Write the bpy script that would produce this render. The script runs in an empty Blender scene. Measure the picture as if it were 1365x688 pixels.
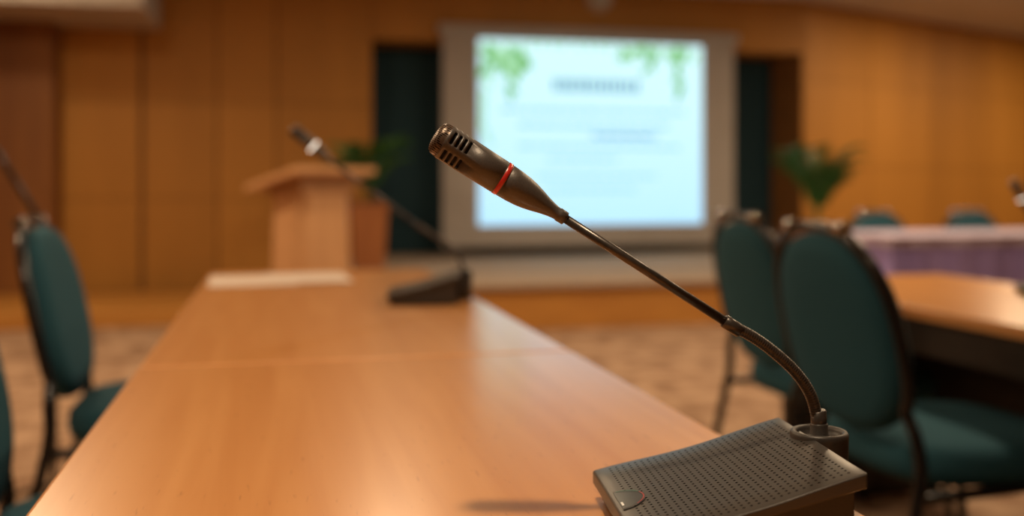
import bpy, bmesh, math, random
from mathutils import Vector, Matrix, Quaternion
random.seed(7)
S = bpy.context.scene
COL = S.collection
S.view_settings.view_transform = 'Standard'

# ------------------------------------------------------------------ materials
def new_mat(name):
    m = bpy.data.materials.new(name); m.use_nodes = True
    nt = m.node_tree
    return m, nt, nt.nodes["Principled BSDF"]

def noise_mat(name, c1, c2, scale=(8,8,8), rough=0.6, metallic=0.0, bump=0.0, detail=4, nscale=1.0, spec=0.5, lo=0.35, hi=0.65, rvar=0.0):
    m, nt, b = new_mat(name)
    tc = nt.nodes.new("ShaderNodeTexCoord"); mp = nt.nodes.new("ShaderNodeMapping")
    mp.inputs["Scale"].default_value = scale
    nz = nt.nodes.new("ShaderNodeTexNoise"); nz.inputs["Scale"].default_value = nscale; nz.inputs["Detail"].default_value = detail
    rp = nt.nodes.new("ShaderNodeValToRGB")
    rp.color_ramp.elements[0].position = lo; rp.color_ramp.elements[1].position = hi
    rp.color_ramp.elements[0].color = (*c1, 1); rp.color_ramp.elements[1].color = (*c2, 1)
    L = nt.links.new
    L(tc.outputs["Object"], mp.inputs["Vector"]); L(mp.outputs["Vector"], nz.inputs["Vector"])
    L(nz.outputs["Fac"], rp.inputs["Fac"]); L(rp.outputs["Color"], b.inputs["Base Color"])
    b.inputs["Roughness"].default_value = rough; b.inputs["Metallic"].default_value = metallic
    b.inputs["Specular IOR Level"].default_value = spec
    if bump:
        bp = nt.nodes.new("ShaderNodeBump"); bp.inputs["Strength"].default_value = bump; bp.inputs["Distance"].default_value = 0.002
        L(nz.outputs["Fac"], bp.inputs["Height"]); L(bp.outputs["Normal"], b.inputs["Normal"])
    return m

def emit_mat(name, col, s):
    m, nt, b = new_mat(name)
    b.inputs["Base Color"].default_value = (0.02, 0.02, 0.02, 1)
    b.inputs["Emission Color"].default_value = (*col, 1); b.inputs["Emission Strength"].default_value = s
    b.inputs["Roughness"].default_value = 0.8
    return m

def table_wood(name):
    m, nt, b = new_mat(name)
    L = nt.links.new
    tc = nt.nodes.new("ShaderNodeTexCoord")
    mp = nt.nodes.new("ShaderNodeMapping"); mp.inputs["Scale"].default_value = (26, 1.6, 10)
    nz = nt.nodes.new("ShaderNodeTexNoise"); nz.inputs["Scale"].default_value = 1.0; nz.inputs["Detail"].default_value = 6; nz.inputs["Distortion"].default_value = 0.6
    rp = nt.nodes.new("ShaderNodeValToRGB")
    rp.color_ramp.elements[0].position = 0.25; rp.color_ramp.elements[1].position = 0.75
    rp.color_ramp.elements[0].color = (0.68, 0.285, 0.085, 1); rp.color_ramp.elements[1].color = (0.82, 0.39, 0.135, 1)
    mp2 = nt.nodes.new("ShaderNodeMapping"); mp2.inputs["Scale"].default_value = (220, 26, 20)
    n2 = nt.nodes.new("ShaderNodeTexNoise"); n2.inputs["Scale"].default_value = 1.0; n2.inputs["Detail"].default_value = 2
    r2 = nt.nodes.new("ShaderNodeValToRGB")
    r2.color_ramp.elements[0].position = 0.66; r2.color_ramp.elements[1].position = 0.74
    r2.color_ramp.elements[0].color = (0, 0, 0, 1); r2.color_ramp.elements[1].color = (1, 1, 1, 1)
    mx = nt.nodes.new("ShaderNodeMixRGB"); mx.blend_type = 'MIX'; mx.inputs["Color2"].default_value = (0.40, 0.15, 0.04, 1)
    ml = nt.nodes.new("ShaderNodeMath"); ml.operation = 'MULTIPLY'; ml.inputs[1].default_value = 0.5
    L(tc.outputs["Object"], mp.inputs["Vector"]); L(mp.outputs["Vector"], nz.inputs["Vector"]); L(nz.outputs["Fac"], rp.inputs["Fac"])
    L(tc.outputs["Object"], mp2.inputs["Vector"]); L(mp2.outputs["Vector"], n2.inputs["Vector"]); L(n2.outputs["Fac"], r2.inputs["Fac"])
    L(r2.outputs["Color"], ml.inputs[0]); L(ml.outputs[0], mx.inputs["Fac"]); L(rp.outputs["Color"], mx.inputs["Color1"])
    L(mx.outputs["Color"], b.inputs["Base Color"])
    b.inputs["Roughness"].default_value = 0.28
    b.inputs["Specular IOR Level"].default_value = 0.6
    b.inputs["Coat Weight"].default_value = 0.7
    b.inputs["Coat Roughness"].default_value = 0.18
    return m

def perforated(name, base, pitch, r, x0, x1, y0, y1, rough, metallic):
    m, nt, b = new_mat(name)
    L = nt.links.new
    def math_n(op, a=None, c=None, v0=None, v1=None):
        n = nt.nodes.new("ShaderNodeMath"); n.operation = op
        if a is not None: L(a, n.inputs[0])
        if c is not None: L(c, n.inputs[1])
        if v0 is not None: n.inputs[0].default_value = v0
        if v1 is not None: n.inputs[1].default_value = v1
        return n.outputs[0]
    tc = nt.nodes.new("ShaderNodeTexCoord"); sp = nt.nodes.new("ShaderNodeSeparateXYZ")
    L(tc.outputs["Object"], sp.inputs[0])
    X, Y = sp.outputs[0], sp.outputs[1]
    fx = math_n('SUBTRACT', math_n('FRACT', math_n('MULTIPLY', math_n('ADD', X, v1=1.0), v1=1/pitch)), v1=0.5)
    fy = math_n('SUBTRACT', math_n('FRACT', math_n('MULTIPLY', math_n('ADD', Y, v1=1.0), v1=1/pitch)), v1=0.5)
    d = math_n('SQRT', math_n('ADD', math_n('MULTIPLY', fx, fx), math_n('MULTIPLY', fy, fy)))
    hole = math_n('LESS_THAN', d, v1=r)
    reg = math_n('MULTIPLY', math_n('MULTIPLY', math_n('GREATER_THAN', X, v1=x0), math_n('LESS_THAN', X, v1=x1)),
                 math_n('MULTIPLY', math_n('GREATER_THAN', Y, v1=y0), math_n('LESS_THAN', Y, v1=y1)))
    mask = math_n('MULTIPLY', hole, reg)
    nz = nt.nodes.new("ShaderNodeTexNoise"); nz.inputs["Scale"].default_value = 900
    L(tc.outputs["Object"], nz.inputs["Vector"])
    mx = nt.nodes.new("ShaderNodeMixRGB"); mx.inputs["Color1"].default_value = (*base, 1); mx.inputs["Color2"].default_value = (0.004, 0.004, 0.004, 1)
    L(mask, mx.inputs["Fac"]); L(mx.outputs["Color"], b.inputs["Base Color"])
    inv = nt.nodes.new("ShaderNodeMath"); inv.operation = 'SUBTRACT'; inv.inputs[0].default_value = 1.0; L(mask, inv.inputs[1])
    s2 = math_n('MULTIPLY', inv.outputs[0], v1=0.5); L(s2, b.inputs["Specular IOR Level"])
    m2 = math_n('MULTIPLY', inv.outputs[0], v1=metallic); L(m2, b.inputs["Metallic"])
    bp = nt.nodes.new("ShaderNodeBump"); bp.inputs["Strength"].default_value = 0.12; bp.inputs["Distance"].default_value = 0.0005
    L(nz.outputs["Fac"], bp.inputs["Height"]); L(bp.outputs["Normal"], b.inputs["Normal"])
    b.inputs["Roughness"].default_value = rough
    return m

M_TABLE = table_wood("table_wood")
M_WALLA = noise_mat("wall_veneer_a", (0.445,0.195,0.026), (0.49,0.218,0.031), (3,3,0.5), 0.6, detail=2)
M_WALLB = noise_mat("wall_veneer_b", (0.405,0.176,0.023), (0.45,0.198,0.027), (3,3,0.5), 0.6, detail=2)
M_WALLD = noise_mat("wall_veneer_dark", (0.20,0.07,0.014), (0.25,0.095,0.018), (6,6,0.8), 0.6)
M_JOINT = noise_mat("joint_brown", (0.15,0.06,0.010), (0.18,0.075,0.013), (5,5,5), 0.8)
M_TEALW = noise_mat("recess_teal", (0.014,0.052,0.074), (0.020,0.066,0.092), (9,9,0.5), 0.85)
M_CEIL = noise_mat("ceiling_paint", (0.50,0.46,0.41), (0.55,0.50,0.45), (2,2,2), 0.9)
M_PLAIN = noise_mat("side_wall_paint", (0.40,0.27,0.15), (0.44,0.30,0.17), (2,2,2), 0.85)
M_STAGE_TOP = noise_mat("stage_carpet", (0.36,0.27,0.19), (0.44,0.33,0.24), (30,30,30), 0.95)
M_RISER = noise_mat("stage_riser_wood", (0.46,0.20,0.040), (0.54,0.25,0.05), (2,6,12), 0.5)
M_BLACK = noise_mat("black_laminate", (0.012,0.009,0.008), (0.02,0.015,0.012), (10,10,10), 0.5)
M_TUBE = noise_mat("black_tube", (0.012,0.011,0.011), (0.018,0.016,0.016), (20,20,20), 0.25)
M_TEAL = noise_mat("teal_fabric", (0.025,0.090,0.125), (0.036,0.120,0.162), (400,400,400), 0.9, bump=0.3, spec=0.2)
M_CHROME = noise_mat("chrome", (0.6,0.58,0.55), (0.7,0.68,0.65), (10,10,10), 0.2, metallic=1.0)
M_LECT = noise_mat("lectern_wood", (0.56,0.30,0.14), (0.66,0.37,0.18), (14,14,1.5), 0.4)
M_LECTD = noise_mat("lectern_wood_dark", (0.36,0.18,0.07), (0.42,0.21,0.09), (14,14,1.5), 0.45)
M_POT = noise_mat("planter_wood", (0.30,0.10,0.03), (0.36,0.13,0.04), (10,10,2), 0.5)
M_SOIL = noise_mat("soil", (0.02,0.012,0.008), (0.04,0.025,0.015), (60,60,60), 0.95)
M_LEAF = noise_mat("palm_leaf", (0.015,0.08,0.015), (0.04,0.16,0.025), (12,12,12), 0.5)
M_PURP = noise_mat("lilac_cloth", (0.30,0.24,0.60), (0.42,0.34,0.76), (14,14,0.4), 0.8)
M_MAUVE = noise_mat("mauve_cloth_top", (0.50,0.43,0.60), (0.58,0.50,0.66), (6,6,6), 0.8)
M_SCRFAB = noise_mat("screen_border_fabric", (0.42,0.39,0.37), (0.45,0.42,0.40), (3,3,3), 0.9)
M_PAPER = noise_mat("paper", (0.66,0.54,0.45), (0.70,0.58,0.49), (3,3,3), 0.7)
M_MIC = noise_mat("mic_charcoal", (0.105,0.092,0.084), (0.122,0.107,0.098), (900,900,900), 0.42, metallic=0.3, bump=0.08)
M_MICDK = noise_mat("mic_inner_black", (0.004,0.004,0.004), (0.006,0.006,0.006), (50,50,50), 0.8)
M_MICBODY = noise_mat("mic_base_body", (0.045,0.040,0.037), (0.055,0.049,0.045), (900,900,900), 0.45, metallic=0.2, bump=0.1)
M_NECK = noise_mat("gooseneck_metal", (0.085,0.075,0.069), (0.105,0.093,0.086), (300,300,300), 0.3, metallic=0.6)
M_PLATE = perforated("perforated_plate", (0.072,0.065,0.059), 0.0049, 0.19, 0.010, 0.142, -0.148, -0.006, 0.36, 0.45)
M_GRILL = perforated("mic_grille", (0.18,0.13,0.10), 0.0014, 0.30, -1, 1, -1, 1, 0.35, 0.6)
M_RED = noise_mat("red_ring", (0.60,0.03,0.02), (0.70,0.04,0.03), (50,50,50), 0.3)
M_REDD = noise_mat("red_arc", (0.30,0.02,0.02), (0.34,0.03,0.03), (50,50,50), 0.4)
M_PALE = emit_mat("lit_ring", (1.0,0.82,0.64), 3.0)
M_GREEN = noise_mat("green_arc", (0.02,0.14,0.10), (0.03,0.17,0.11), (50,50,50), 0.4)
M_BTN = noise_mat("button_dark", (0.014,0.018,0.020), (0.018,0.024,0.026), (50,50,50), 0.3)
M_WHITE = noise_mat("white_mark", (0.75,0.75,0.75), (0.8,0.8,0.8), (50,50,50), 0.4)
M_LAMP = emit_mat("lamp_glow", (1.0, 0.78, 0.5), 6)

def carpet():
    m, nt, b = new_mat("carpet_pattern"); L = nt.links.new
    tc = nt.nodes.new("ShaderNodeTexCoord")
    v = nt.nodes.new("ShaderNodeTexVoronoi"); v.inputs["Scale"].default_value = 7
    n = nt.nodes.new("ShaderNodeTexNoise"); n.inputs["Scale"].default_value = 9; n.inputs["Detail"].default_value = 5
    L(tc.outputs["Object"], v.inputs["Vector"]); L(tc.outputs["Object"], n.inputs["Vector"])
    a = nt.nodes.new("ShaderNodeMath"); a.operation = 'MULTIPLY'; L(v.outputs["Distance"], a.inputs[0]); L(n.outputs["Fac"], a.inputs[1])
    rp = nt.nodes.new("ShaderNodeValToRGB")
    rp.color_ramp.elements[0].position = 0.05; rp.color_ramp.elements[1].position = 0.4
    rp.color_ramp.elements[0].color = (0.20, 0.11, 0.065, 1); rp.color_ramp.elements[1].color = (0.44, 0.29, 0.19, 1)
    L(a.outputs[0], rp.inputs["Fac"]); L(rp.outputs["Color"], b.inputs["Base Color"])
    b.inputs["Roughness"].default_value = 0.95; b.inputs["Specular IOR Level"].default_value = 0.1
    return m
M_CARPET = carpet()

# ------------------------------------------------------------------ mesh helpers
def obj_from_bm(name, bm, mats, smooth=False, parent=None):
    me = bpy.data.meshes.new(name); bm.normal_update(); bm.to_mesh(me); bm.free()
    for m in mats: me.materials.append(m)
    if smooth:
        for p in me.polygons: p.use_smooth = True
    o = bpy.data.objects.new(name, me); COL.objects.link(o)
    if parent: o.parent = parent
    return o

def add_box(bm, x0, x1, y0, y1, z0, z1, mi=0):
    vs = [bm.verts.new(p) for p in [(x0,y0,z0),(x1,y0,z0),(x1,y1,z0),(x0,y1,z0),(x0,y0,z1),(x1,y0,z1),(x1,y1,z1),(x0,y1,z1)]]
    for f in [(0,3,2,1),(4,5,6,7),(0,1,5,4),(1,2,6,5),(2,3,7,6),(3,0,4,7)]:
        fc = bm.faces.new([vs[i] for i in f]); fc.material_index = mi
    return vs

def boxes(name, lst, mats, parent=None, bevel=0):
    bm = bmesh.new()
    for b in lst:
        add_box(bm, *b[:6], mi=(b[6] if len(b) > 6 else 0))
    o = obj_from_bm(name, bm, mats, parent=parent)
    if bevel:
        md = o.modifiers.new("bevel", 'BEVEL'); md.width = bevel; md.segments = 3; md.limit_method = 'ANGLE'
    return o

def empty(name, loc=(0,0,0), rz=0):
    e = bpy.data.objects.new(name, None); COL.objects.link(e); e.location = loc; e.rotation_euler = (0,0,rz)
    e.empty_display_size = 0.1
    return e

def catmull(pts, n=8, closed=False):
    P = [Vector(p) for p in pts]; out = []
    N = len(P); rng = N if closed else N-1
    for i in range(rng):
        if closed: p0,p1,p2,p3 = P[(i-1)%N],P[i],P[(i+1)%N],P[(i+2)%N]
        else:
            p0 = P[i-1] if i else P[0]*2-P[1]; p1=P[i]; p2=P[i+1]; p3 = P[i+2] if i+2<N else P[-1]*2-P[-2]
        for k in range(n):
            t=k/n
            out.append(0.5*((2*p1)+(p2-p0)*t+(2*p0-5*p1+4*p2-p3)*t*t+(3*p1-p0-3*p2+p3)*t**3))
    if not closed: out.append(P[-1])
    return out

def sweep(bm, pts, rad, seg=16, mi=0, cap=True):
    pts = [Vector(p) for p in pts]; n=len(pts)
    if not hasattr(rad,'__len__'): rad=[rad]*n
    t0=(pts[1]-pts[0]).normalized()
    up=Vector((0,0,1)) if abs(t0.z)<0.9 else Vector((1,0,0))
    nrm=t0.cross(up).normalized(); rings=[]; prev=t0
    for i in range(n):
        t=(pts[min(i+1,n-1)]-pts[max(i-1,0)])
        t = t.normalized() if t.length>1e-9 else prev
        q=prev.rotation_difference(t); nrm=(q@nrm).normalized(); prev=t
        bn=t.cross(nrm)
        rings.append([bm.verts.new(pts[i]+(nrm*math.cos(2*math.pi*k/seg)+bn*math.sin(2*math.pi*k/seg))*rad[i]) for k in range(seg)])
    for a,b in zip(rings,rings[1:]):
        for k in range(seg):
            f=bm.faces.new([a[k],a[(k+1)%seg],b[(k+1)%seg],b[k]]); f.material_index=mi; f.smooth=True
    if cap:
        f=bm.faces.new(list(reversed(rings[0]))); f.material_index=mi
        f=bm.faces.new(rings[-1]); f.material_index=mi

def lathe(bm, prof, seg=48, mats=None, skip=None, mat=Matrix()):
    rings=[]
    for z,r in prof:
        rings.append([bm.verts.new(mat@Vector((r*math.cos(2*math.pi*k/seg), r*math.sin(2*math.pi*k/seg), z))) for k in range(seg)])
    for i,(a,b) in enumerate(zip(rings,rings[1:])):
        for k in range(seg):
            if skip and skip(i,k): continue
            f=bm.faces.new([a[k],a[(k+1)%seg],b[(k+1)%seg],b[k]]); f.smooth=True
            f.material_index = mats[i] if mats else 0
    return rings

# ------------------------------------------------------------------ room shell
CEIL=2.89
boxes("floor", [(-2.7,13,-3.1,13,-0.1,0)], [M_CARPET])
boxes("ceiling", [(-2.7,13,-3.1,13,CEIL,CEIL+0.1)], [M_CEIL])
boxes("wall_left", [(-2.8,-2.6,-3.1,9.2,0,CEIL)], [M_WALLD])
boxes("wall_rear", [(-2.8,13.0,-3.2,-3.0,0,CEIL)], [M_PLAIN])
boxes("wall_right", [(12.9,13.1,-3.0,12.9,0,CEIL)], [M_PLAIN])

YW=9.2
def panel_run(bm, edges, zs, y0, y1, start=0):
    for i,(a,b) in enumerate(zip(edges,edges[1:])):
        for j,(c,d) in enumerate(zip(zs,zs[1:])):
            add_box(bm, a+0.009, b-0.009, y0, y1, c+0.004, d-0.004, mi=(i+start)%2)
bm=bmesh.new()
add_box(bm,-2.6,0.86,YW+0.006,YW+0.5,0,CEIL,2)
panel_run(bm,[-1.80,-1.14,-0.51,0.0,0.86],[0.08,0.885,1.74,CEIL],YW,YW+0.006)
add_box(bm,-1.80,0.86,YW-0.012,YW,0,0.08,2)
add_box(bm,-1.165,-1.125,YW-0.004,YW,0.08,CEIL,2)
obj_from_bm("wall_back",bm,[M_WALLA,M_WALLB,M_JOINT])
boxes("wall_header",[(0.86,5.22,YW,YW+0.49,2.35,CEIL)],[M_WALLB])
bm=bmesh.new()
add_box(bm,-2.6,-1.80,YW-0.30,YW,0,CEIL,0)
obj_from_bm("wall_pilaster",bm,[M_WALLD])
boxes("wall_recess",[(0.80,5.30,9.70,9.80,0,2.5)],[M_TEALW])
boxes("wall_recess_reveal",[(5.22,5.30,9.21,9.70,0,2.6)],[M_WALLB])
bm=bmesh.new()
P0=Vector((5.22,9.2,0)); P1=Vector((12.9,12.3,0)); dv=(P1-P0); Ln=dv.length; ang=math.atan2(dv.y,dv.x)
add_box(bm,0,Ln,0.006,0.4,0,CEIL,2)
e=[0.0]; 
while e[-1]<Ln-0.3: e.append(min(e[-1]+1.15,Ln))
panel_run(bm,e,[0.08,1.2,2.1,CEIL],0,0.006,1)
o=obj_from_bm("wall_back_splayed",bm,[M_WALLA,M_WALLB,M_JOINT]); o.location=P0; o.rotation_euler=(0,0,ang)
boxes("ceiling_soffit",[(-2.6,-0.99,8.0,9.19,2.36,2.885)],[M_CEIL])
# stage and low step
boxes("stage",[(0.1,5.20,6.67,9.18,0.0,0.29,1),(0.1,5.20,6.63,9.18,0.29,0.33,0)],[M_STAGE_TOP,M_RISER],bevel=0.006)
boxes("recess_floor",[(0.87,5.21,9.185,9.695,0.0,0.33)],[M_STAGE_TOP])
boxes("stage_step",[(-2.55,0.09,7.45,8.89,0,0.11)],[M_RISER],bevel=0.006)

# ------------------------------------------------------------------ projection screen
scr=empty("projection_screen",(0,0,0))
boxes("fabric",[(1.50,4.43,9.13,9.145,0.43,2.41)],[M_SCRFAB],parent=scr)
boxes("housing",[(1.46,4.47,9.10,9.19,2.41,2.50)],[M_SCRFAB],parent=scr,bevel=0.01)
boxes("bottom_bar",[(1.48,4.45,9.125,9.15,0.40,0.43)],[M_BLACK],parent=scr)
def slide_mat():
    m,nt,b=new_mat("projected_slide"); L=nt.links.new
    tc=nt.nodes.new("ShaderNodeTexCoord"); sp=nt.nodes.new("ShaderNodeSeparateXYZ"); L(tc.outputs["Object"],sp.inputs[0])
    mr=nt.nodes.new("ShaderNodeMapRange"); mr.inputs[1].default_value=0.6; mr.inputs[2].default_value=2.4; L(sp.outputs[2],mr.inputs[0])
    rp=nt.nodes.new("ShaderNodeValToRGB")
    rp.color_ramp.elements[0].color=(0.36,0.72,0.98,1); rp.color_ramp.elements[1].color=(0.56,0.88,0.93,1)
    L(mr.outputs[0],rp.inputs["Fac"]); L(rp.outputs["Color"],b.inputs["Emission Color"])
    b.inputs["Base Color"].default_value=(0.3,0.3,0.3,1); b.inputs["Emission Strength"].default_value=1.15; b.inputs["Roughness"].default_value=0.9
    return m
M_SLIDE=slide_mat()
boxes("slide",[(1.84,4.087,9.122,9.129,0.63,2.375)],[M_SLIDE],parent=scr)
M_TXT=emit_mat("slide_text",(0.12,0.34,0.45),1.0)
M_TXT2=emit_mat("slide_text_light",(0.26,0.58,0.70),1.0)
bm=bmesh.new()
def words(x0,x1,z,h,mi,wl=(0.05,0.14),gap=0.02):
    x=x0
    while x<x1:
        w=random.uniform(*wl); add_box(bm,x,min(x+w,x1),9.117,9.121,z,z+h,mi); x+=w+gap
words(2.56,3.42,1.90,0.12,0,(0.03,0.06),0.03)
words(2.05,3.90,1.70,0.03,1); words(2.22,3.75,1.56,0.03,1); words(2.95,3.60,1.46,0.035,0)
words(2.22,3.85,1.36,0.025,1); words(2.5,3.2,1.24,0.025,1); words(2.4,3.6,1.08,0.022,1); words(2.5,3.4,0.95,0.022,1)
obj_from_bm("slide_text",bm,[M_TXT,M_TXT2],parent=scr)
M_SL1=emit_mat("slide_leaf",(0.18,0.52,0.16),1.0); M_SL2=emit_mat("slide_leaf_pale",(0.40,0.78,0.45),1.0)
bm=bmesh.new()
def leaf(cx,cz,l,w,a,mi):
    n=10; vs=[]
    for i in range(n+1):
        t=i/n; s=math.sin(math.pi*t)*w; vs.append((t*l,s))
    for i in range(n-1,0,-1):
        t=i/n; vs.append((t*l,-math.sin(math.pi*t)*w))
    V=[]; yy=9.116-0.002*random.random()
    for (u,v) in vs:
        x=cx+u*math.cos(a)-v*math.sin(a); z=cz+u*math.sin(a)+v*math.cos(a)
        V.append(bm.verts.new((min(max(x,1.842),4.085),yy,min(max(z,0.64),2.374))))
    f=bm.faces.new(V); f.material_index=mi
for k in range(36):
    cx=random.uniform(1.86,2.30); z=2.37-random.random()*0.32*(1.2-(cx-1.86)*1.5)
    leaf(cx,z,random.uniform(0.12,0.2),0.033,random.uniform(-2.6,-0.6),random.randint(0,1))
for k in range(8): leaf(1.87+random.random()*0.04,2.1-k*0.09,0.13,0.025,-1.4+random.uniform(-.4,.6),1)
for k in range(6): leaf(2.10+random.random()*0.08,2.14-k*0.05,0.12,0.025,-1.2+random.uniform(-.5,.5),0)
for k in range(26):
    cx=random.uniform(3.25,4.07); leaf(cx,2.37-random.random()*0.06,random.uniform(0.1,0.16),0.028,random.uniform(-2.6,-0.6),random.randint(0,1))
for k in range(8): leaf(3.80+random.random()*0.07,2.28-k*0.05,0.12,0.026,-1.5+random.uniform(-.5,.5),0)
for k in range(4): leaf(3.50+random.random()*0.07,2.28-k*0.04,0.11,0.025,-1.5+random.uniform(-.5,.5),0)
for k in range(9): leaf(2.35+k*0.11,2.37,0.08,0.02,-1.5+random.uniform(-.6,.6),1)
obj_from_bm("slide_leaves",bm,[M_SL1,M_SL2],parent=scr)
bm=bmesh.new(); lathe(bm,[(0,0.13),(0.03,0.13),(0.07,0.10),(0.09,0.05),(0.095,0.001)],32)
o=obj_from_bm("header_dome_lamp",bm,[M_CEIL],smooth=True); o.location=(3.04,9.2,2.82); o.rotation_euler=(math.pi/2,0,0)  # round dome lamp on the header, modelled without emission

# ------------------------------------------------------------------ tables
def table(name,x0,x1,y0,y1,z,modx,apron=False):
    e=empty(name,((x0+x1)/2,(y0+y1)/2,0))
    cx,cy=(x0+x1)/2,(y0+y1)/2
    a,b,c,d=x0-cx,x1-cx,y0-cy,y1-cy
    boxes("top",[(a,b,c,d,z-0.028,z)],[M_TABLE],parent=e,bevel=0.004)
    lst=[(a+0.05,b-0.05,c+0.04,c+0.07,0,z-0.028),(a+0.05,b-0.05,d-0.07,d-0.04,0,z-0.028)]
    boxes("legs",lst,[M_BLACK],parent=e,bevel=0.003)
    boxes("modesty_panel",[(modx-cx,modx-cx+0.018,c+0.07,d-0.07,0.25,z-0.028)],[M_BLACK],parent=e)
    if apron: boxes("apron",[(a+0.02,a+0.04,c+0.07,d-0.07,z-0.115,z-0.028)],[M_BLACK],parent=e)
    return e
table("conference_table",-0.18,0.42,-0.10,1.3985,0.75,0.25)
table("conference_table",-0.18,0.42,1.4015,2.90,0.75,0.25)
table("conference_table",1.50,2.15,1.30,2.90,0.70,1.95,True)
table("conference_table",1.50,2.15,-0.31,1.297,0.70,1.95,True)

p=boxes("paper_sheets",[(-0.14,0.07,0,0.297,0.0,0.001),(0.0,0.21,0.03,0.32,0.001,0.002)],[M_PAPER]); p.location=(-0.02,2.48,0.7505); p.rotation_euler=(0,0,0.04)

# cloth-covered table
bm=bmesh.new()
def pleated(bm,x0,x1,y0,y1,z0,z1,mi):
    pts=[]; 
    def run(a,b,nx,ny):
        n=int((Vector(b)-Vector(a)).length/0.04)
        for i in range(n):
            t=i/n; off=0.016*math.sin(i*1.1)+0.010*math.sin(i*0.45)
            pts.append((a[0]+(b[0]-a[0])*t+nx*off,a[1]+(b[1]-a[1])*t+ny*off))
    run((x0,y0),(x1,y0),0,1); run((x1,y0),(x1,y1),1,0); run((x1,y1),(x0,y1),0,1); run((x0,y1),(x0,y0),1,0)
    A=[bm.verts.new((p[0],p[1],z0)) for p in pts]; B=[bm.verts.new((p[0],p[1],z1)) for p in pts]; n=len(pts)
    for i in range(n):
        f=bm.faces.new([A[i],A[(i+1)%n],B[(i+1)%n],B[i]]); f.material_index=mi; f.smooth=True
pleated(bm,3.2,5.9,4.70,5.35,0.0,0.715,0)
pleated(bm,3.18,5.92,4.68,5.37,0.67,0.72,1)
add_box(bm,3.165,5.935,4.665,5.385,0.715,0.725,1)
obj_from_bm("draped_table",bm,[M_PURP,M_MAUVE])

# ------------------------------------------------------------------ chairs
def pad(bm,outline,t,fn,mi=0):
    prof=[(0.45,-t*0.52),(0.80,-t*0.5),(0.93,-t*0.42),(0.985,-t*0.26),(1.0,0),(0.985,t*0.26),(0.93,t*0.42),(0.80,t*0.5),(0.45,t*0.54)]
    rings=[]
    for s,w in prof: rings.append([bm.verts.new(fn(a*s,b*s,w)) for a,b in outline])
    n=len(outline)
    for A,B in zip(rings,rings[1:]):
        for k in range(n):
            f=bm.faces.new([A[k],A[(k+1)%n],B[(k+1)%n],B[k]]); f.smooth=True; f.material_index=mi
    f=bm.faces.new(list(reversed(rings[0]))); f.smooth=True; f=bm.faces.new(rings[-1]); f.smooth=True
def supere(a,b,n,N=48,taper=0):
    o=[]
    for i in range(N):
        t=2*math.pi*i/N; c,s=math.cos(t),math.sin(t)
        x=a*math.copysign(abs(c)**(2/n),c); y=b*math.copysign(abs(s)**(2/n),s)
        x*=1+taper*(y/b)
        o.append((x,y))
    return o
def chair(loc,rz=0,sz=1.0):
    e=empty("banquet_chair",loc,rz); e.scale=(1,1,sz)
    th=math.radians(12); zc=0.69
    def backfn(a,b,w):
        x=-0.235 - b*math.sin(th) + w*math.cos(th) + 0.25*a*a
        return Vector((x,a,zc+b*math.cos(th)+w*math.sin(th)))
    bm=bmesh.new(); pad(bm,supere(0.203,0.208,2.5,56,-0.03),0.065,backfn)
    obj_from_bm("back_pad",bm,[M_TEAL],parent=e)
    bm=bmesh.new(); pad(bm,supere(0.225,0.225,3.4,56),0.085,lambda a,b,w:Vector((a+0.03,b*(1-0.12*(-a)),0.442+w)))
    obj_from_bm("seat_pad",bm,[M_TEAL],parent=e)
    bm=bmesh.new()
    out=supere(0.220,0.225,2.5,56,-0.03)
    right=[(a,b) for a,b in out if a>0 and -0.14<b<0]; right.sort(key=lambda q:q[1])
    up=[(a,b) for a,b in out if b>=0]; up.sort(key=lambda q:math.atan2(q[1],q[0]))
    left=[(a,b) for a,b in out if a<0 and -0.14<b<0]; left.sort(key=lambda q:-q[1])
    arcp=[backfn(a,b,-0.012) for a,b in right+up+left]
    path=[Vector((-0.30,0.235,0)),Vector((-0.255,0.235,0.2)),Vector((-0.205,0.232,0.42)),Vector((-0.205,0.226,0.50))]+arcp+[Vector((-0.205,-0.226,0.50)),Vector((-0.205,-0.232,0.42)),Vector((-0.255,-0.235,0.2)),Vector((-0.30,-0.235,0))]
    sweep(bm,catmull(path,3),0.0125,10)
    for s in (1,-1):
        sweep(bm,catmull([(0.25,s*0.21,0),(0.225,s*0.205,0.2),(0.20,s*0.20,0.35),(0.14,s*0.20,0.394),(-0.05,s*0.215,0.398),(-0.213,s*0.230,0.398)],5),0.011,10)
    sweep(bm,[(0.10,-0.20,0.39),(0.10,0.20,0.39)],0.010,8)
    sweep(bm,[(-0.12,-0.21,0.39),(-0.12,0.21,0.39)],0.010,8)
    obj_from_bm("frame",bm,[M_TUBE],parent=e)
    bm=bmesh.new()
    for s in (0.10,-0.10):
        c=backfn(s,0.223,-0.012); sweep(bm,[c+Vector((0,-0.018,0)),c+Vector((0,0.018,0))],0.0145,12)
    obj_from_bm("highlight_caps",bm,[M_CHROME],parent=e)  # chrome caps added to stand for specular highlights on the frame top
    return e
chair((-0.285,2.60,0)); chair((-0.245,1.62,0))
chair((1.385,1.88,0)); chair((1.55,2.575,0))
chair((4.03,5.85,0),-math.pi/2,0.90); chair((4.78,5.85,0),-math.pi/2,0.90)

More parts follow.
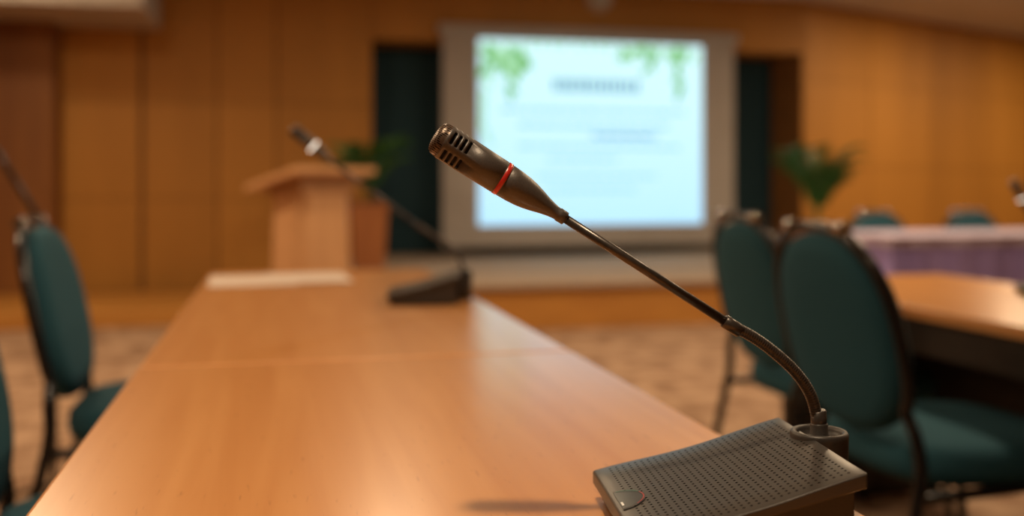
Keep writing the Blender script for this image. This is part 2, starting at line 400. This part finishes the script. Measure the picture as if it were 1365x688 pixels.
# ------------------------------------------------------------------ lectern
e=empty("lectern",(0.20,5.98,0),math.radians(38))
bm=bmesh.new()
def prism(bm,b,t,z0,z1,mi=0):
    V=[bm.verts.new((x,y,z0)) for x,y in b]; W=[bm.verts.new((x,y,z1)) for x,y in t]; n=len(b)
    for i in range(n):
        f=bm.faces.new([V[i],V[(i+1)%n],W[(i+1)%n],W[i]]); f.material_index=mi
    f=bm.faces.new(list(reversed(V))); f.material_index=mi; f=bm.faces.new(W); f.material_index=mi
octa=lambda w,d,c:[(-w,d-c),(-w,-d+c),(-w+c,-d),(w-c,-d),(w,-d+c),(w,d-c),(w-c,d),(-w+c,d)]
prism(bm,octa(0.21,0.17,0.05),octa(0.19,0.15,0.05),0.06,0.95)
obj_from_bm("body",bm,[M_LECT],parent=e)
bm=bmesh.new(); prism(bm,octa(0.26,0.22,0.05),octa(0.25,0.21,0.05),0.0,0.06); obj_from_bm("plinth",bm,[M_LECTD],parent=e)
def slab(name,w,d,zf0,zb0,zf1,zb1,mat):
    bm=bmesh.new()
    V=[bm.verts.new(p) for p in [(-w,-d,zf0),(w,-d,zf0),(w,d,zb0),(-w,d,zb0),(-w,-d,zf1),(w,-d,zf1),(w,d,zb1),(-w,d,zb1)]]
    for f in [(0,3,2,1),(4,5,6,7),(0,1,5,4),(1,2,6,5),(2,3,7,6),(3,0,4,7)]: bm.faces.new([V[i] for i in f])
    obj_from_bm(name,bm,[mat],parent=e)
slab("reading_top",0.30,0.23,1.070,0.965,1.105,1.000,M_LECT)
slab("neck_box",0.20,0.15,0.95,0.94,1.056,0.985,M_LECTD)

# ------------------------------------------------------------------ plants
def palm(name,loc,potw,poth,H,nf,spread,seed):
    random.seed(seed)
    e=empty(name,loc)
    bm=bmesh.new(); w=potw/2
    sq=lambda s:[(-s,-s),(s,-s),(s,s),(-s,s)]
    prism(bm,sq(w*0.82),sq(w),0,poth-0.04); prism(bm,sq(w*1.08),sq(w*1.08),poth-0.04,poth)
    obj_from_bm("planter",bm,[M_POT],parent=e)
    boxes("soil",[(-w*0.95,w*0.95,-w*0.95,w*0.95,poth,poth+0.012)],[M_SOIL],parent=e)
    bm=bmesh.new()
    for i in range(nf):
        az=2*math.pi*i/nf+random.uniform(-.3,.3); R=spread*random.uniform(0.4,1.0); h=H*random.uniform(0.6,1.1)
        d=Vector((math.cos(az),math.sin(az),0)); side=Vector((-d.y,d.x,0))
        pts=[Vector((0,0,poth+0.01))+d*(R*(t**1.3))+Vector((0,0,h*(1.55*t-0.75*t*t)*1.2)) for t in [k/14 for k in range(15)]]
        sweep(bm,pts,[0.007*(1-k/16) for k in range(15)],6)
        for k in range(3,15):
            l=0.17*math.sin(math.pi*(k-1)/15)+0.05
            tn=(pts[k]-pts[k-1]).normalized()
            for s in (1,-1):
                dr=(side*s+tn*1.0+Vector((0,0,-0.2))).normalized()
                p=pts[k]; wv=tn*0.016
                a=bm.verts.new(p-wv*0.4); b=bm.verts.new(p+dr*l*0.5-wv); c=bm.verts.new(p+dr*l+Vector((0,0,-0.02))); q=bm.verts.new(p+dr*l*0.5+wv); 
                bm.faces.new([a,b,c,q])
    obj_from_bm("fronds",bm,[M_LEAF],parent=e)
palm("potted_palm",(4.45,7.6,0.33),0.30,0.34,0.62,18,0.36,3)
palm("potted_palm",(0.72,8.1,0.33),0.29,0.53,0.50,16,0.34,5)

# ------------------------------------------------------------------ microphone stand (left)
e=empty("microphone_stand",(-0.655,3.25,0))
bm=bmesh.new()
sweep(bm,[(0,0,0.02),(0,0,0.83)],0.011,12)
sweep(bm,[(0.03,-0.008,0.77),(-0.14,0.034,1.05),(-0.30,0.07,1.31)],0.009,12)
for k in range(3):
    a=k*2.094+0.4; sweep(bm,[(0,0,0.09),(0.24*math.cos(a),0.24*math.sin(a),0.012)],0.009,8)
sweep(bm,[(0,0,0.80),(0,0,0.85)],0.02,12)
sweep(bm,[(-0.30,0.07,1.31),(-0.325,0.077,1.355),(-0.37,0.09,1.43),(-0.385,0.093,1.455)],[0.012,0.014,0.026,0.018],14)
obj_from_bm("stand_frame",bm,[M_TUBE],parent=e)

# ------------------------------------------------------------------ conference microphones
U,W=0.148,0.154; ZF,ZB=0.022,0.060
def slope(x): return ZF+(ZB-ZF)*x/U
def conf_mic(loc,rz,neck,hs,tip,ringmat):
    e=empty("conference_microphone",loc,rz)
    bm=bmesh.new(); T=0.010
    nx=18; ny=6; top=[];bot=[]
    for i in range(nx+1):
        x=U*i/nx; z=slope(x)
        dish=-0.0026*math.sin(math.pi*min(1,max(0,(x-0.004)/(U-0.008))))**2
        top.append([bm.verts.new((x,-W*j/ny,z+dish)) for j in range(ny+1)])
        bot.append([bm.verts.new((x,-W*j/ny,z-T)) for j in range(ny+1)])
    for i in range(nx):
        for j in range(ny):
            f=bm.faces.new([top[i][j],top[i][j+1],top[i+1][j+1],top[i+1][j]]); f.smooth=True
            bm.faces.new([bot[i][j],bot[i+1][j],bot[i+1][j+1],bot[i][j+1]])
    for i in range(nx):
        bm.faces.new([top[i][0],top[i+1][0],bot[i+1][0],bot[i][0]]); bm.faces.new([top[i+1][ny],top[i][ny],bot[i][ny],bot[i+1][ny]])
    for j in range(ny):
        bm.faces.new([top[0][j+1],top[0][j],bot[0][j],bot[0][j+1]]); bm.faces.new([top[nx][j],top[nx][j+1],bot[nx][j+1],bot[nx][j]])
    bmesh.ops.recalc_face_normals(bm,faces=bm.faces)
    o=obj_from_bm("top_plate",bm,[M_PLATE],parent=e)
    md=o.modifiers.new("bevel",'BEVEL'); md.width=0.0014; md.segments=3; md.limit_method='ANGLE'; md.angle_limit=math.radians(40)
    bm=bmesh.new(); i=0.006
    P=[(i,-i),(U-i,-i),(U-i,-W+i),(i,-W+i)]
    lo=[bm.verts.new((x,y,0.001)) for x,y in P]; hi=[bm.verts.new((x,y,slope(x)-T+0.0005)) for x,y in P]
    for k in range(4): bm.faces.new([lo[k],lo[(k+1)%4],hi[(k+1)%4],hi[k]])
    bm.faces.new(lo); bm.faces.new(hi); bmesh.ops.recalc_face_normals(bm,faces=bm.faces)
    o=obj_from_bm("body",bm,[M_MICBODY],parent=e); md=o.modifiers.new("bevel",'BEVEL'); md.width=0.001; md.segments=2
    mx,my=0.1575,-0.0545
    bm=bmesh.new()
    prof=[(0.002,0.0),(0.002,0.0195),(0.03,0.0200),(0.058,0.0206),(0.0605,0.0206),(0.0622,0.0196),(0.0625,0.0182),(0.0618,0.0165),(0.0600,0.0158),(0.0570,0.0150),(0.0560,0.0095),(0.0585,0.0078),(0.0600,0.0066),(0.0665,0.0063),(0.0680,0.0056),(0.0690,0.0),]
    lathe(bm,prof,48,[0]*len(prof),mat=Matrix.Translation((mx,my,0)))
    obj_from_bm("neck_mount",bm,[M_MICBODY],parent=e)
    path=catmull([(mx,my,0.062)]+neck,40)
    L=[0]
    for a,b in zip(path,path[1:]): L.append(L[-1]+(b-a).length)
    step=0.00045; n=int(L[-1]/step); pts=[];rad=[]; j=0
    for k in range(n+1):
        s=k*step
        while j<len(L)-2 and L[j+1]<s: j+=1
        t=(s-L[j])/max(1e-9,L[j+1]-L[j]); pts.append(path[j].lerp(path[j+1],t)); rad.append(0.0039+0.00045*abs(math.sin(s/0.0019*math.pi)))
    bm=bmesh.new(); sweep(bm,pts,rad,16)
    a=Vector(neck[-1]); b=Vector(hs); d=(b-a).normalized()
    sweep(bm,[a-d*0.008,a-d*0.0075,a+d*0.006,a+d*0.0065],[0.0042,0.0049,0.0049,0.0036],20)
    sweep(bm,[a+d*0.004,b+d*0.003],[0.0035,0.0032],18)
    sweep(bm,[Vector((mx,my,0.062)),Vector((mx,my,0.0625)),Vector((mx-0.0005,my,0.0765)),Vector((mx-0.0006,my,0.077))],[0.0050,0.0058,0.0056,0.0047],20)
    obj_from_bm("gooseneck",bm,[M_NECK],parent=e)
    q=(Vector(tip)-Vector(hs)).normalized().to_track_quat('Z','Y')
    base=[(-0.004,0.0035),(-0.0035,0.0048),(0.0022,0.0050),(0.0030,0.0045),(0.008,0.0052),(0.014,0.0066),(0.020,0.0084),(0.026,0.0100),(0.032,0.0111),(0.039,0.0118),(0.0468,0.0121),(0.0472,0.0116),(0.0476,0.0124),(0.0508,0.0125),(0.0512,0.0117),(0.0516,0.0123),(0.066,0.0124)]
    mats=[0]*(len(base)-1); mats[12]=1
    rows=[0.0800,0.0841,0.0882,0.0923]; openspan=set()
    for r in rows:
        base.append((r,0.0126)); mats.append(0)
        base.append((r+0.0021,0.0127)); mats.append(0); openspan.add(len(base)-2)
    for z,r in [(0.0965,0.0128),(0.0975,0.0126)]: base.append((z,r)); mats.append(0)
    for z,r in [(0.0979,0.0123),(0.0995,0.0123),(0.1020,0.0117),(0.1040,0.0102),(0.1052,0.0072),(0.1057,0.0036),(0.1058,0.0002)]: base.append((z,r)); mats.append(2)
    bm=bmesh.new()
    lathe(bm,base,60,mats,skip=lambda i,k:(i in openspan and (k%12)<8))
    bmesh.ops.recalc_face_normals(bm,faces=bm.faces)
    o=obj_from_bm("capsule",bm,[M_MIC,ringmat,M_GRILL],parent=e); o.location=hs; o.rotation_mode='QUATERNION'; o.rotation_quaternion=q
    md=o.modifiers.new("wall",'SOLIDIFY'); md.thickness=0.0009; md.offset=-1
    bm=bmesh.new(); lathe(bm,[(0.072,0.0),(0.072,0.0108),(0.097,0.0112),(0.0972,0.0)],32)
    o=obj_from_bm("capsule_core",bm,[M_MICDK],parent=e); o.location=hs; o.rotation_mode='QUATERNION'; o.rotation_quaternion=q
    bm=bmesh.new(); cw=-0.080; cu=0.0035
    def P(u,w,dz): 
        dish=-0.0026*math.sin(math.pi*min(1,max(0,(u-0.004)/(U-0.008))))**2
        return Vector((u,w,slope(u)+dish+dz))
    def arc(r0,r1,a0,a1,dz,mi,n=24):
        for k in range(n):
            t0=a0+(a1-a0)*k/n; t1=a0+(a1-a0)*(k+1)/n
            q4=[P(cu+r*math.cos(t),cw+r*math.sin(t),dz) for r,t in ((r0,t0),(r1,t0),(r1,t1),(r0,t1))]
            f=bm.faces.new([bm.verts.new(v) for v in q4]); f.material_index=mi
    h=math.pi/2
    rr=[0.0001,0.004,0.008,0.012,0.0165]
    for r0,r1 in zip(rr,rr[1:]): arc(r0,r1,-h,h,0.0007,0)
    arc(0.0165,0.0188,-h,h,0.0006,3)
    arc(0.0170,0.0179,-h*0.6,h*0.25,0.0009,1); arc(0.0170,0.0179,h*0.3,h*0.95,0.0009,2)
    V=[P(0.004,cw-0.012,0.0010),P(0.0055,cw-0.012,0.0010),P(0.0055,cw-0.005,0.0010),P(0.004,cw-0.005,0.0010)]
    f=bm.faces.new([bm.verts.new(v) for v in V]); f.material_index=4
    bmesh.ops.recalc_face_normals(bm,faces=bm.faces)
    obj_from_bm("talk_button",bm,[M_BTN,M_REDD,M_GREEN,M_MICBODY,M_WHITE],parent=e)
    return e
R=math.radians(-7.8)
conf_mic((0.2364,0.7302,0.75),R,
  [(0.1557,-0.0546,0.0727),(0.1504,-0.0551,0.0893),(0.1401,-0.0557,0.1043),(0.1247,-0.0562,0.1188),(0.1076,-0.0571,0.1312),(0.0907,-0.058,0.1402)],
  (-0.0332,-0.0601,0.2194),(-0.1209,-0.0617,0.2749),M_RED)
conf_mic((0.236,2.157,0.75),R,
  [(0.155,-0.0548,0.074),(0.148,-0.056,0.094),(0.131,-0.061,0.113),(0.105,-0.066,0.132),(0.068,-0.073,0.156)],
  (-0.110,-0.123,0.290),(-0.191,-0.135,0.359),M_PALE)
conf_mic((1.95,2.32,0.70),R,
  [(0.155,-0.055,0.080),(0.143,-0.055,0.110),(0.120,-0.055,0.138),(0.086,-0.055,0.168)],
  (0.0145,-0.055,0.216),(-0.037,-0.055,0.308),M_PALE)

# ------------------------------------------------------------------ lights
WARM=(1.0,0.74,0.46)
def area(loc,size,energy,col=WARM,rot=(0,0,0)):
    l=bpy.data.lights.new("ceiling_panel_light",'AREA'); l.shape='DISK'; l.size=size; l.energy=energy; l.color=col
    o=bpy.data.objects.new("ceiling_panel_light",l); COL.objects.link(o); o.location=loc; o.rotation_euler=rot; return o
def fixture(x,y):
    bm=bmesh.new(); lathe(bm,[(0,0.13),(-0.012,0.13),(-0.014,0.11)],32,[0,0]); 
    lathe(bm,[(-0.010,0.11),(-0.010,0.0)],32,[1])
    o=obj_from_bm("ceiling_downlight",bm,[M_CEIL,M_LAMP]); o.location=(x,y,CEIL)
for x,y,en in [(-1.9,2.9,40),(2.6,2.4,34),(-1.2,5.2,44),(2.6,4.8,36),(6.0,4.5,44),(-2.0,7.0,18),(3.2,5.95,16),(0.6,5.2,24),(6.8,8.0,56),(9.5,9.0,46),(9.0,4.5,36)]:
    fixture(x,y); area((x,y,CEIL-0.03),0.35,en)
fixture(-0.12,0.36)
l=bpy.data.lights.new("key_downlight",'SPOT'); l.energy=130; l.color=(1.0,0.76,0.50); l.shadow_soft_size=0.07; l.spot_size=math.radians(90); l.spot_blend=0.8
o=bpy.data.objects.new("key_downlight",l); COL.objects.link(o); o.location=(-0.12,0.36,CEIL-0.04); o.rotation_euler=(math.radians(18),math.radians(8),0)

w=bpy.data.worlds.new("room_ambient"); S.world=w; w.use_nodes=True
w.node_tree.nodes["Background"].inputs[0].default_value=(1,0.75,0.5,1); w.node_tree.nodes["Background"].inputs[1].default_value=0.1

# ------------------------------------------------------------------ camera
cam=bpy.data.cameras.new("camera"); co=bpy.data.objects.new("camera",cam); COL.objects.link(co)
co.location=(0,0,0.99); co.rotation_euler=(math.radians(90),0,math.radians(-13.31))
cam.sensor_width=36; cam.lens=36*1327/1365; cam.shift_y=-95/1365
cam.clip_start=0.02
cam.dof.use_dof=True; cam.dof.focus_distance=0.69; cam.dof.aperture_fstop=2.8
S.camera=co
